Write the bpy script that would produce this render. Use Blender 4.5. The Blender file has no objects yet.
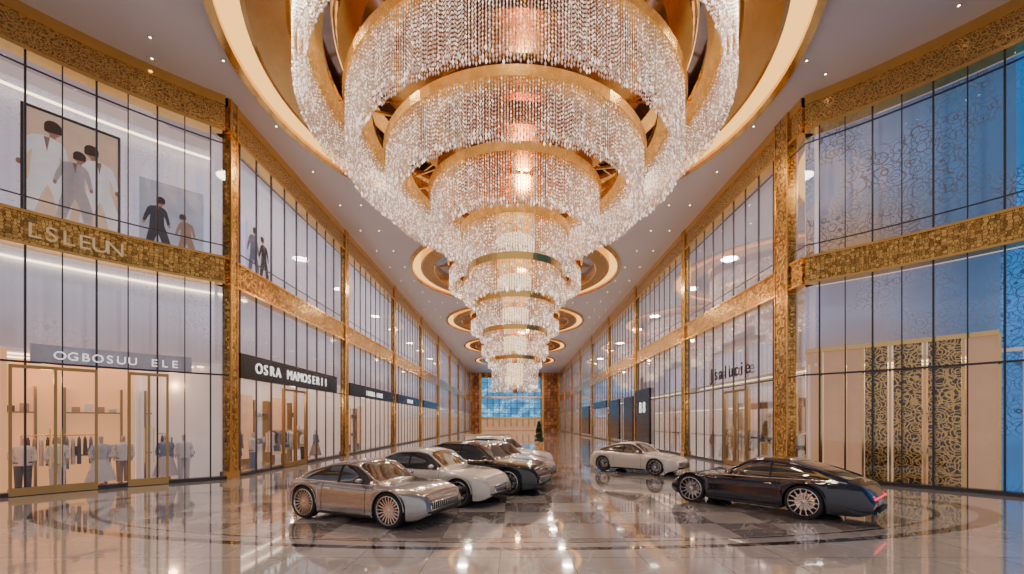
import bpy, math, random
import numpy as np
from math import sin, cos, pi, radians, sqrt, atan2
random.seed(4)
rng = np.random.default_rng(3)
COL = bpy.context.scene.collection
H = 14.6
WX = 11.1
RC = (0.0, 1.4); RR = 18.4
Y0 = RC[1] + sqrt(RR**2 - WX**2)
YEND = 106.0

# ---------------------------------------------------------------- materials
def new_mat(name):
    m = bpy.data.materials.new(name); m.use_nodes = True
    nt = m.node_tree
    for n in list(nt.nodes): nt.nodes.remove(n)
    out = nt.nodes.new('ShaderNodeOutputMaterial')
    return m, nt, out
def N(nt, t, **kw):
    n = nt.nodes.new(t)
    for k, v in kw.items(): setattr(n, k, v)
    return n
def math_n(nt, op, a, b=None, c=None):
    n = nt.nodes.new('ShaderNodeMath'); n.operation = op
    for i, v in enumerate((a, b, c)):
        if v is None: continue
        if isinstance(v, (int, float)): n.inputs[i].default_value = v
        else: nt.links.new(v, n.inputs[i])
    return n.outputs[0]
def mixc(nt, f, a, b):
    n = nt.nodes.new('ShaderNodeMix'); n.data_type = 'RGBA'
    for i, v in ((0, f), (6, a), (7, b)):
        if isinstance(v, (int, float)): n.inputs[i].default_value = v
        elif isinstance(v, tuple): n.inputs[i].default_value = (*v, 1) if len(v) == 3 else v
        else: nt.links.new(v, n.inputs[i])
    return n.outputs[2]
def prin(name, col, rough=.5, metal=0., em=None, es=0., var=.06, vscale=3., bump=0., coat=0., spec=None, trans=0.):
    m, nt, out = new_mat(name)
    b = N(nt, 'ShaderNodeBsdfPrincipled')
    b.inputs['Roughness'].default_value = rough
    b.inputs['Metallic'].default_value = metal
    b.inputs['Coat Weight'].default_value = coat
    if coat: b.inputs['Coat Roughness'].default_value = .03
    if spec is not None: b.inputs['Specular IOR Level'].default_value = spec
    tc = N(nt, 'ShaderNodeTexCoord')
    no = N(nt, 'ShaderNodeTexNoise'); no.inputs['Scale'].default_value = vscale; no.inputs['Detail'].default_value = 4
    nt.links.new(tc.outputs['Object'], no.inputs['Vector'])
    a = tuple(max(0, c*(1-var)) for c in col); bb = tuple(min(1, c*(1+var)) for c in col)
    c = mixc(nt, no.outputs[0], a, bb)
    nt.links.new(c, b.inputs['Base Color'])
    if em is not None:
        b.inputs['Emission Color'].default_value = (*em, 1); b.inputs['Emission Strength'].default_value = es
    if bump:
        bp = N(nt, 'ShaderNodeBump'); bp.inputs['Strength'].default_value = bump; bp.inputs['Distance'].default_value = .02
        nt.links.new(no.outputs[0], bp.inputs['Height']); nt.links.new(bp.outputs[0], b.inputs['Normal'])
    nt.links.new(b.outputs[0], out.inputs[0])
    return m
def emit(name, col, s):
    m, nt, out = new_mat(name)
    e = N(nt, 'ShaderNodeEmission'); e.inputs[0].default_value = (*col, 1); e.inputs[1].default_value = s
    nt.links.new(e.outputs[0], out.inputs[0]); return m

def gold_mosaic(name, base=(.66, .38, .11), dark=(.22, .11, .03), scale=10.5, rough=.22, bump=.6, edge=.05):
    m, nt, out = new_mat(name)
    b = N(nt, 'ShaderNodeBsdfPrincipled'); b.inputs['Metallic'].default_value = .9
    b.inputs['Roughness'].default_value = rough
    g = N(nt, 'ShaderNodeNewGeometry')
    v = N(nt, 'ShaderNodeTexVoronoi'); v.feature = 'DISTANCE_TO_EDGE'; v.inputs['Scale'].default_value = scale; v.inputs['Randomness'].default_value = .45
    nt.links.new(g.outputs['Position'], v.inputs['Vector'])
    n2 = N(nt, 'ShaderNodeTexVoronoi'); n2.inputs['Scale'].default_value = scale; n2.inputs['Randomness'].default_value = .45
    nt.links.new(g.outputs['Position'], n2.inputs['Vector'])
    f = math_n(nt, 'LESS_THAN', v.outputs[0], edge)
    sep = N(nt, 'ShaderNodeSeparateColor'); nt.links.new(n2.outputs['Color'], sep.inputs[0])
    c1 = mixc(nt, sep.outputs[0], tuple(x*.45 for x in base), tuple(min(1, x*1.6) for x in base))
    c = mixc(nt, f, c1, dark)
    nt.links.new(c, b.inputs['Base Color'])
    bp = N(nt, 'ShaderNodeBump'); bp.inputs['Strength'].default_value = bump; bp.inputs['Distance'].default_value = .015
    nt.links.new(sep.outputs[1], bp.inputs['Height']); nt.links.new(bp.outputs[0], b.inputs['Normal'])
    nt.links.new(b.outputs[0], out.inputs[0]); return m

def scroll_fac(nt, scale=1.6, freq=16., thick=.35):
    """filigree: scroll rings round voronoi centres woven with a cell lattice"""
    g = N(nt, 'ShaderNodeNewGeometry')
    v = N(nt, 'ShaderNodeTexVoronoi'); v.inputs['Scale'].default_value = scale
    nt.links.new(g.outputs['Position'], v.inputs['Vector'])
    s = math_n(nt, 'ABSOLUTE', math_n(nt, 'SINE', math_n(nt, 'MULTIPLY', v.outputs[0], freq)))
    a = math_n(nt, 'LESS_THAN', s, thick)
    v2 = N(nt, 'ShaderNodeTexVoronoi'); v2.feature = 'DISTANCE_TO_EDGE'; v2.inputs['Scale'].default_value = scale*2.3
    nt.links.new(g.outputs['Position'], v2.inputs['Vector'])
    b = math_n(nt, 'LESS_THAN', v2.outputs[0], thick*.12)
    return math_n(nt, 'MAXIMUM', a, b)

def scroll_gold(name, base, dark, scale, freq, thick):
    m, nt, out = new_mat(name)
    b = N(nt, 'ShaderNodeBsdfPrincipled'); b.inputs['Roughness'].default_value = .25
    f = scroll_fac(nt, scale, freq, thick)
    nt.links.new(mixc(nt, f, dark, base), b.inputs['Base Color'])
    nt.links.new(math_n(nt, 'MULTIPLY_ADD', f, .6, .3), b.inputs['Metallic'])
    nt.links.new(b.outputs[0], out.inputs[0]); return m

def glass_thin(name, tint=(.92, .94, 1.), refl=.10):
    m, nt, out = new_mat(name)
    t = N(nt, 'ShaderNodeBsdfTransparent'); t.inputs[0].default_value = (*tint, 1)
    gl = N(nt, 'ShaderNodeBsdfGlossy'); gl.inputs['Roughness'].default_value = .03
    lw = N(nt, 'ShaderNodeLayerWeight'); lw.inputs[0].default_value = .25
    f = math_n(nt, 'MULTIPLY_ADD', lw.outputs['Fresnel'], .6, refl*.5)
    mx = N(nt, 'ShaderNodeMixShader'); nt.links.new(f, mx.inputs[0])
    nt.links.new(t.outputs[0], mx.inputs[1]); nt.links.new(gl.outputs[0], mx.inputs[2])
    nt.links.new(mx.outputs[0], out.inputs[0]); return m

def curtain_mat(name, col=(.78, .78, .86), ecol=(.88, .85, .95), es=.35, scroll_refl=.35, scroll_refl_col=(.45, .36, .34), low=None, lowz=(0, 1), sc=3., fr=14., th=.25, cover=.5, bluex=None):
    """sheer drape; back light put in as emission, glass reflections painted as filigree scrolls"""
    m, nt, out = new_mat(name)
    b = N(nt, 'ShaderNodeBsdfPrincipled'); b.inputs['Roughness'].default_value = .8
    g = N(nt, 'ShaderNodeNewGeometry')
    ns = N(nt, 'ShaderNodeTexNoise'); ns.inputs['Scale'].default_value = .45; ns.inputs['Detail'].default_value = 3
    nt.links.new(g.outputs['Position'], ns.inputs['Vector'])
    line = scroll_fac(nt, sc, fr, th)
    mr = N(nt, 'ShaderNodeMapRange'); nt.links.new(ns.outputs[0], mr.inputs[0]); mr.inputs[1].default_value = cover-.06; mr.inputs[2].default_value = cover+.06
    lf = math_n(nt, 'MULTIPLY', math_n(nt, 'MULTIPLY', line, mr.outputs[0]), scroll_refl)  # scroll lines painted on the drape for reflections in the glass
    sep = N(nt, 'ShaderNodeSeparateXYZ'); nt.links.new(g.outputs['Position'], sep.inputs[0])
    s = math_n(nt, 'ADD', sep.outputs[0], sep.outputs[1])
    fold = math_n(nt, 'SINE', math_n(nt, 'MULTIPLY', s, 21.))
    fold2 = math_n(nt, 'MULTIPLY_ADD', fold, .07, .93)  # fold shading painted into the glow of a flat sheet
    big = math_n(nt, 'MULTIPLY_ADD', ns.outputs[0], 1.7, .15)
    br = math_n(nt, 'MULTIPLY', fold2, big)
    cc = col
    if low is not None:
        lz = N(nt, 'ShaderNodeMapRange'); nt.links.new(sep.outputs[2], lz.inputs[0])
        lz.inputs[1].default_value = lowz[0]; lz.inputs[2].default_value = lowz[1]
        lz.inputs[3].default_value = 1; lz.inputs[4].default_value = 0
        cc = mixc(nt, lz.outputs[0], cc, low)  # warm light and gold reflections low down, painted as a colour gradient
    if bluex is not None:
        bx = N(nt, 'ShaderNodeMapRange'); nt.links.new(sep.outputs[0], bx.inputs[0])
        bx.inputs[1].default_value = bluex[0]; bx.inputs[2].default_value = bluex[1]; bx.inputs[4].default_value = .85
        cc = mixc(nt, bx.outputs[0], cc, (.05, .25, .52))  # blue reflection of the glass painted in towards one end
    cc = mixc(nt, lf, cc, scroll_refl_col)
    nt.links.new(cc, b.inputs['Base Color'])
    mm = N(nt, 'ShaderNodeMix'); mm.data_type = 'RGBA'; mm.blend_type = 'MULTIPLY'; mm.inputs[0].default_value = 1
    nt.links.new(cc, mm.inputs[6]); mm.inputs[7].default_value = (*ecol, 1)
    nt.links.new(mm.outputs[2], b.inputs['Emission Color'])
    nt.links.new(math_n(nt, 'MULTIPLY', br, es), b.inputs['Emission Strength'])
    nt.links.new(b.outputs[0], out.inputs[0]); return m

def floor_mat():
    m, nt, out = new_mat('polished_marble_tiles')
    b = N(nt, 'ShaderNodeBsdfPrincipled')
    g = N(nt, 'ShaderNodeNewGeometry')
    sep = N(nt, 'ShaderNodeSeparateXYZ'); nt.links.new(g.outputs['Position'], sep.inputs[0])
    X, Y = sep.outputs[0], sep.outputs[1]
    mp = N(nt, 'ShaderNodeMapping'); mp.inputs['Location'].default_value = (.25, .1, .37)
    nt.links.new(g.outputs['Position'], mp.inputs[0])
    TS = 1.15
    ns = N(nt, 'ShaderNodeTexNoise'); ns.inputs['Scale'].default_value = .9; ns.inputs['Detail'].default_value = 9; ns.inputs['Distortion'].default_value = 1.2
    nt.links.new(g.outputs['Position'], ns.inputs['Vector'])
    sn = N(nt, 'ShaderNodeVectorMath'); sn.operation = 'MULTIPLY'; sn.inputs[1].default_value = (1/TS, 1/TS, 1/TS)
    nt.links.new(mp.outputs[0], sn.inputs[0])
    ck = N(nt, 'ShaderNodeTexChecker'); ck.inputs['Scale'].default_value = 1.
    nt.links.new(sn.outputs[0], ck.inputs[0])
    fl = N(nt, 'ShaderNodeVectorMath'); fl.operation = 'FLOOR'; nt.links.new(sn.outputs[0], fl.inputs[0])
    wn = N(nt, 'ShaderNodeTexWhiteNoise'); nt.links.new(fl.outputs[0], wn.inputs[0])
    light = mixc(nt, ns.outputs[0], (.46, .415, .39), (.68, .63, .60))
    dark = mixc(nt, ns.outputs[0], (.12, .10, .095), (.28, .245, .23))
    midc = mixc(nt, wn.outputs[0], (.25, .22, .205), (.42, .38, .36))
    c_in = mixc(nt, ck.outputs[1], light, mixc(nt, math_n(nt, 'GREATER_THAN', wn.outputs[0], .45), midc, dark))
    c_out = mixc(nt, math_n(nt, 'MULTIPLY', wn.outputs[0], .35), light, midc)
    ex = math_n(nt, 'POWER', math_n(nt, 'ABSOLUTE', math_n(nt, 'DIVIDE', X, 12.0)), 2.0)
    ey = math_n(nt, 'POWER', math_n(nt, 'ABSOLUTE', math_n(nt, 'DIVIDE', math_n(nt, 'SUBTRACT', Y, 11.0), 3.8)), 2.0)
    e = math_n(nt, 'SQRT', math_n(nt, 'ADD', ex, ey))
    inside = math_n(nt, 'LESS_THAN', e, 1.0)
    corr = math_n(nt, 'MULTIPLY', math_n(nt, 'GREATER_THAN', Y, 11.0), math_n(nt, 'LESS_THAN', math_n(nt, 'ABSOLUTE', X), 8.3))
    zone = math_n(nt, 'MAXIMUM', math_n(nt, 'MULTIPLY', math_n(nt, 'LESS_THAN', e, .86), math_n(nt, 'LESS_THAN', math_n(nt, 'ABSOLUTE', X), 9.5)), corr)
    c = mixc(nt, zone, c_out, c_in)
    c = mixc(nt, math_n(nt, 'MULTIPLY', inside, .28), c, (.26, .225, .21))
    for e0, e1 in ((.955, 1.0), (.87, .885)):
        f = math_n(nt, 'MULTIPLY', math_n(nt, 'GREATER_THAN', e, e0), math_n(nt, 'LESS_THAN', e, e1))
        notc = math_n(nt, 'SUBTRACT', 1.0, math_n(nt, 'MULTIPLY', math_n(nt, 'GREATER_THAN', Y, 12.5), math_n(nt, 'LESS_THAN', math_n(nt, 'ABSOLUTE', X), 8.3)))
        c = mixc(nt, math_n(nt, 'MULTIPLY', f, notc), c, (.035, .028, .027))
    fr = N(nt, 'ShaderNodeVectorMath'); fr.operation = 'FRACTION'; nt.links.new(sn.outputs[0], fr.inputs[0])
    s2 = N(nt, 'ShaderNodeSeparateXYZ'); nt.links.new(fr.outputs[0], s2.inputs[0])
    gr = math_n(nt, 'MAXIMUM', math_n(nt, 'LESS_THAN', s2.outputs[0], .012), math_n(nt, 'LESS_THAN', s2.outputs[1], .018))
    c = mixc(nt, math_n(nt, 'MULTIPLY', gr, .75), c, (.12, .10, .095))
    vn = math_n(nt, 'LESS_THAN', math_n(nt, 'ABSOLUTE', math_n(nt, 'SUBTRACT', ns.outputs[0], .5)), .012)
    c = mixc(nt, math_n(nt, 'MULTIPLY', vn, .35), c, (.80, .76, .73))
    nt.links.new(c, b.inputs['Base Color'])
    b.inputs['Roughness'].default_value = .08
    b.inputs['Specular IOR Level'].default_value = .8
    b.inputs['Coat Weight'].default_value = .8; b.inputs['Coat Roughness'].default_value = .025
    nt.links.new(b.outputs[0], out.inputs[0]); return m

def crystal_mat():
    m, nt, out = new_mat('cut_crystal')
    b = N(nt, 'ShaderNodeBsdfPrincipled')
    b.inputs['Base Color'].default_value = (.78, .66, .58, 1); b.inputs['Roughness'].default_value = .12
    b.inputs['Metallic'].default_value = .4
    g = N(nt, 'ShaderNodeNewGeometry')
    wn = N(nt, 'ShaderNodeTexWhiteNoise'); wn.noise_dimensions = '1D'
    nt.links.new(g.outputs['Random Per Island'], wn.inputs['W'])
    p = math_n(nt, 'POWER', wn.outputs[0], 5.)
    st = math_n(nt, 'MULTIPLY_ADD', p, 2.2, .20)  # bead glow and sparkle painted in as random emission
    c = mixc(nt, wn.outputs[0], (1., .56, .36), (1., .84, .72))
    nt.links.new(c, b.inputs['Emission Color']); nt.links.new(st, b.inputs['Emission Strength'])
    nt.links.new(b.outputs[0], out.inputs[0]); return m

M = {}
M['floor'] = floor_mat()
M['gold'] = gold_mosaic('gold_mosaic')
M['goldfrieze'] = scroll_gold('gold_fretwork', (.70, .42, .13), (.22, .11, .03), 4.0, 13., .6)
M['goldp'] = prin('polished_gold', (.82, .50, .15), .18, 1., var=.08)
M['goldband'] = prin('brushed_gold', (.72, .43, .14), .25, 1., var=.15)
M['ceil'] = prin('ceiling_plaster', (.62, .585, .61), .4, var=.03, vscale=.4)
M['ceilin'] = prin('bronze_mirror', (.40, .35, .40), .10, .9, var=.35, vscale=.6)
M['cove'] = emit('cove_light', (1., .50, .12), 2.5)
M['down'] = emit('downlight_lens', (1., .93, .82), 12.)
M['mull'] = prin('bronze_mullion', (.055, .05, .055), .35, .6)
M['mulls'] = prin('grey_mullion', (.12, .11, .13), .35, .5)
M['mullg'] = prin('gold_mullion', (.40, .25, .10), .3, .9)
M['glass'] = glass_thin('storefront_glass')
M['curt'] = curtain_mat('glowing_sheer_drape', es=.40, scroll_refl=.45)
M['curt_low'] = curtain_mat('glowing_sheer_drape_lower', es=.36, scroll_refl=.5, low=(.68, .52, .48), lowz=(4.2, 6.5))
M['curt_blue'] = curtain_mat('blue_glow_drape', col=(.04, .20, .44), ecol=(.35, .8, 1.), es=1.1, scroll_refl=.85, scroll_refl_col=(.015, .03, .07), cover=.4, sc=2.2, fr=15.)  # blue glow put into the drape as emission
M['curt_ru'] = curtain_mat('scroll_reflection_drape', col=(.44, .50, .64), es=.30, scroll_refl=.8, scroll_refl_col=(.16, .11, .08), low=(.66, .38, .12), lowz=(8.3, 10.8), cover=.46, sc=1.9, fr=15., th=.3, bluex=(12.8, 14.3))
M['curt_rl'] = curtain_mat('scroll_reflection_drape_lower', col=(.56, .57, .68), es=.34, scroll_refl=.6, scroll_refl_col=(.22, .18, .20), low=(.64, .44, .34), lowz=(4.6, 6.0), cover=.5, sc=2.2, bluex=(13.0, 14.6))
M['shopwall'] = prin('glowing_shop_wall', (.60, .30, .13), .7, em=(1., .45, .17), es=.75, var=.25, vscale=.8)  # shop lighting put into the wall as warm emission
M['shopwallw'] = prin('glowing_shop_wall_white', (.72, .62, .58), .7, em=(1., .80, .68), es=.30, var=.2, vscale=.8)  # paler wall, interior light likewise put in as emission
M['shoplight'] = emit('shop_light_strip', (1., .76, .48), 5.)
M['black'] = prin('black_fascia', (.010, .010, .012), .25)
M['white'] = prin('white_letter', (.9, .9, .88), .4, em=(1, 1, 1), es=.9)
M['cream'] = prin('cream_gold_letter', (.85, .66, .36), .25, .8, em=(1., .8, .5), es=.1)
M['goldscr'] = scroll_gold('gold_screen', (.72, .42, .12), (.07, .038, .014), 2.4, 17., .5)
M['peach'] = prin('peach_panel', (.60, .34, .19), .5, em=(1., .54, .28), es=.32, var=.4, vscale=.9)  # glow of lit shops painted into the panel as emission
M['copper'] = gold_mosaic('copper_cladding', (.36, .15, .07), (.12, .05, .02), 1.2, .35)
M['skyglass'] = curtain_mat('end_window_glass', col=(.06, .22, .42), ecol=(.5, .9, 1.), es=1.6, scroll_refl=.85, scroll_refl_col=(.75, .85, .9), sc=.9, fr=9., cover=.52)  # window glow and pale light-grid reflections painted into the colour
M['crys'] = crystal_mat()
M['lampcore'] = emit('lamp_core', (1., .70, .42), 2.2)
M['tire'] = prin('tyre_rubber', (.018, .018, .018), .7)
M['rim'] = prin('alloy_rim', (.62, .62, .64), .2, 1.)
M['dark'] = prin('dark_trim', (.012, .012, .013), .45)
M['carglass'] = prin('car_glass', (.02, .024, .03), .04, 0., coat=1., spec=.8)
M['chrome'] = prin('chrome', (.85, .85, .86), .08, 1.)
M['hl'] = prin('headlight_lens', (.75, .82, .9), .05, .3, em=(.6, .8, 1.), es=.8)
M['hlblue'] = prin('headlight_blue', (.15, .3, .7), .05, .2, em=(.1, .3, 1.), es=1.4)
M['tl'] = prin('tail_light', (.5, .01, .02), .1, em=(1., .02, .06), es=2.)
M['paint_silver'] = prin('silver_paint', (.40, .385, .38), .2, .75, coat=1., var=.03)
M['paint_white'] = prin('ivory_paint', (.70, .65, .60), .2, .1, coat=1., var=.02)
M['paint_black'] = prin('black_paint', (.006, .007, .012), .1, .0, coat=.8)
M['paint_navy'] = prin('midnight_blue_paint', (.003, .006, .022), .1, .0, coat=.8)
M['paint_pearl'] = prin('pearl_paint', (.50, .46, .43), .2, .3, coat=1., var=.02)
M['manq'] = prin('mannequin_shell', (.62, .50, .42), .4)
CL = [prin('cloth_%d' % i, c, .85, var=.15, vscale=9., bump=.3) for i, c in enumerate([(.82, .80, .80), (.20, .27, .42), (.08, .08, .10), (.72, .68, .70), (.45, .30, .22), (.10, .055, .04), (.62, .60, .66)])]
CLW = prin('printed_white', (.86, .84, .84), .8, em=(1, .95, .92), es=.25, var=.2, vscale=3.)
SKN = prin('printed_skin', (.55, .33, .22), .8, var=.2)

# ---------------------------------------------------------------- mesh builder
class MB:
    def __init__(s): s.v = []; s.f = []; s.m = []; s.mats = []
    def mi(s, mat):
        if mat not in s.mats: s.mats.append(mat)
        return s.mats.index(mat)
    def quad(s, pts, mat):
        b = len(s.v); s.v += [tuple(p) for p in pts]; s.f.append(tuple(range(b, b+len(pts)))); s.m.append(s.mi(mat))
    def box(s, c, sz, mat, ang=0.):
        b = len(s.v); ca, sa = cos(ang), sin(ang)
        for dz in (-.5, .5):
            for dx, dy in ((-.5, -.5), (.5, -.5), (.5, .5), (-.5, .5)):
                x, y = dx*sz[0], dy*sz[1]
                s.v.append((c[0]+x*ca-y*sa, c[1]+x*sa+y*ca, c[2]+dz*sz[2]))
        k = s.mi(mat)
        for q in ((3, 2, 1, 0), (4, 5, 6, 7), (0, 1, 5, 4), (1, 2, 6, 5), (2, 3, 7, 6), (3, 0, 4, 7)):
            s.f.append(tuple(b+i for i in q)); s.m.append(k)
    def grid(s, rows, mat, closed=False):
        b = len(s.v); n = len(rows[0]); k = s.mi(mat)
        for r in rows: s.v += [tuple(p) for p in r]
        for i in range(len(rows)-1):
            for j in range(n if closed else n-1):
                j2 = (j+1) % n
                s.f.append((b+i*n+j, b+i*n+j2, b+(i+1)*n+j2, b+(i+1)*n+j)); s.m.append(k)
    def lathe(s, prof, mat, c=(0, 0), seg=64, a0=0, a1=2*pi):
        rows = []
        full = abs(a1-a0-2*pi) < 1e-6
        cnt = seg if full else seg+1
        for r, z in prof:
            rows.append([(c[0]+r*cos(a0+(a1-a0)*j/seg), c[1]+r*sin(a0+(a1-a0)*j/seg), z) for j in range(cnt)])
        s.grid(rows, mat, closed=full)
    def tube(s, pts, r, mat, seg=6):
        rows = []
        pts = [np.array(p, float) for p in pts]
        for i, p in enumerate(pts):
            t = pts[min(i+1, len(pts)-1)]-pts[max(i-1, 0)]
            t = t/(np.linalg.norm(t)+1e-9)
            u = np.cross(t, (0, 0, 1.))
            if np.linalg.norm(u) < .05: u = np.cross(t, (0, 1., 0))
            u /= np.linalg.norm(u); w = np.cross(t, u)
            rows.append([tuple(p+r*(cos(2*pi*j/seg)*u+sin(2*pi*j/seg)*w)) for j in range(seg)])
        s.grid(rows, mat, closed=True)
        s.quad(rows[0], mat); s.quad(rows[-1], mat)
    def ell(s, c, rad, mat, seg=14, rings=8, ang=0.):
        rows = []
        for i in range(rings+1):
            ph = -pi/2+pi*i/rings
            row = []
            for j in range(seg):
                th = 2*pi*j/seg
                x, y, z = rad[0]*cos(ph)*cos(th), rad[1]*cos(ph)*sin(th), rad[2]*sin(ph)
                row.append((c[0]+x*cos(ang)-y*sin(ang), c[1]+x*sin(ang)+y*cos(ang), c[2]+z))
            rows.append(row)
        s.grid(rows, mat, closed=True)
    def obj(s, name, parent=None, smooth=False, loc=None):
        me = bpy.data.meshes.new(name); me.from_pydata(s.v, [], s.f)
        for m in s.mats: me.materials.append(m)
        me.polygons.foreach_set('material_index', s.m)
        if smooth: me.polygons.foreach_set('use_smooth', [True]*len(s.f))
        me.update()
        o = bpy.data.objects.new(name, me); COL.objects.link(o)
        if parent: o.parent = parent
        if loc: o.location = loc
        return o
def empty(name, loc=(0, 0, 0), rz=0.):
    o = bpy.data.objects.new(name, None); o.empty_display_size = .3
    o.location = loc; o.rotation_euler = (0, 0, rz); COL.objects.link(o); return o

# ---------------------------------------------------------------- plan paths
class Straight:
    def __init__(s, side): s.side = side; s.L = YEND-Y0; s.curved = False
    def at(s, t, off=0.): return (s.side*(WX-off), Y0+t)
    def n(s, t): return (-s.side, 0.)
class Arc:
    def __init__(s, side): s.side = side; s.L = 23.; s.curved = True; s.a = atan2(Y0-RC[1], -WX)
    def at(s, t, off=0.):
        th = s.a+t/RR; r = RR-off
        x = RC[0]+r*cos(th); y = RC[1]+r*sin(th)
        return (x if s.side < 0 else -x, y)
    def n(s, t):
        th = s.a+t/RR; nx, ny = -cos(th), -sin(th)
        return (nx if s.side < 0 else -nx, ny)
def ribbon(mb, P, s0, s1, o0, o1, z0, z1, mat, ds=.7):
    n = max(1, int((s1-s0)/ds)) if P.curved else 1
    rows = []
    for i in range(n+1):
        t = s0+(s1-s0)*i/n
        a = P.at(t, o0); b = P.at(t, o1)
        rows.append([(a[0], a[1], z0), (b[0], b[1], z0), (b[0], b[1], z1), (a[0], a[1], z1)])
    mb.grid(rows, mat, closed=True)
    mb.quad(rows[0], mat); mb.quad(rows[-1], mat)
def sheet(mb, P, s0, s1, off, z0, z1, mat, ds=.7):
    n = max(1, int((s1-s0)/ds)) if P.curved else 1
    rows = [[], []]
    for i in range(n+1):
        t = s0+(s1-s0)*i/n; a = P.at(t, off)
        rows[0].append((a[0], a[1], z0)); rows[1].append((a[0], a[1], z1))
    mb.grid(rows, mat)
def post(mb, P, t, off, w, d, z0, z1, mat):
    a = P.at(t, off); nx, ny = P.n(t)
    mb.box((a[0], a[1], (z0+z1)/2), (w, d, z1-z0), mat, atan2(nx, -ny))

B0, B1 = 7.45, 8.5
F0 = 13.3
wn = 0; tn = 0
def sign(P, t, off, z, text, size, mat, name='store_sign', spacing=1.0, thick=.02):
    e = empty(name)
    dirn = 1 if (P.side < 0) != P.curved else -1
    adv = size*.78*spacing
    t0 = t-dirn*adv*(len(text)-1)/2
    for i, ch in enumerate(text):
        if ch == ' ': continue
        tt = t0+dirn*adv*i
        c = bpy.data.curves.new('letter', 'FONT'); c.body = ch; c.size = size; c.extrude = thick; c.align_x = 'CENTER'
        c.materials.append(mat)
        o = bpy.data.objects.new('letter_%d' % (i+1), c); COL.objects.link(o); o.parent = e
        a = P.at(tt, off); nx, ny = P.n(tt)
        o.location = (a[0], a[1], z); o.rotation_euler = (pi/2, 0, atan2(nx, -ny))
    return e

def facade(P, tag):
    global wn, tn
    L = P.L
    mb = MB()
    ribbon(mb, P, 0, L, -.35, .12, B0+.06, B1-.06, M['gold'])
    ribbon(mb, P, 0, L, -.35, .17, B0, B0+.08, M['goldp'])
    ribbon(mb, P, 0, L, -.35, .17, B1-.08, B1, M['goldp'])
    ribbon(mb, P, 0, L, -.35, .12, F0, H, M['goldfrieze'])
    ribbon(mb, P, 0, L, -.35, .18, F0-.06, F0+.06, M['goldp'])
    ribbon(mb, P, 0, L, -.35, .16, H-.35, H, M['goldp'])
    ribbon(mb, P, 0, L, -.35, .05, 0, .12, M['mull'])
    ribbon(mb, P, 0, L, -3.7, -3.45, 0, H, M['shopwallw'])
    ribbon(mb, P, 0, L, -3.45, -.3, B0+.2, B1-.2, M['shopwallw'])
    mb.obj('wall_'+tag)
    tn += 1
    mb = MB()
    sp = .76 if P.curved else 1.1
    t = .45 if P.curved else .85
    k = 0; mm = M['mull'] if P.curved else M['mulls']; dd = .12 if P.curved else .07
    while t < L-.1:
        wd = .05 if k % 2 == 0 else .03
        post(mb, P, t, .0, wd, dd, .1, B0, mm)
        post(mb, P, t, .0, wd, dd, B1, F0, mm)
        t += sp; k += 1
    ribbon(mb, P, 0, L, -.05, .05, 3.97, 4.03, mm)
    for z in (8.95, 12.85): ribbon(mb, P, 0, L, -.03, .03, z-.015, z+.015, mm)
    mb.obj('trim_%d' % tn)
    for z0, z1 in ((.1, B0), (B1, F0)):
        wn += 1
        g = MB(); sheet(g, P, 0, L, .0, z0, z1, M['glass']); g.obj('window_%d' % wn)

SL, SR, AL, AR = Straight(-1), Straight(1), Arc(-1), Arc(1)
for P, tag in ((SL, 'left'), (SR, 'right'), (AL, 'rotunda_left'), (AR, 'rotunda_right')): facade(P, tag)

for side, P in ((-1, SL), (1, SR)):
    tn += 1; mb = MB()
    for i in range(9):
        t = (.25 if side < 0 else 1.15) if i == 0 else .2+11*i
        w = (.36 if side < 0 else .8) if i == 0 else .42
        dp = .34
        x, y = P.at(t, .02)
        mb.box((x, y, H/2), (dp, w, H), M['gold'])
        for dy in (-w/2, w/2):
            mb.box((x-side*dp/2, y+dy, H/2), (.05, .05, H), M['goldp'])
        mb.box((x, y, .15), (dp+.12, w+.12, .3), M['goldp'])
    mb.obj('trim_%d' % tn)

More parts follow.
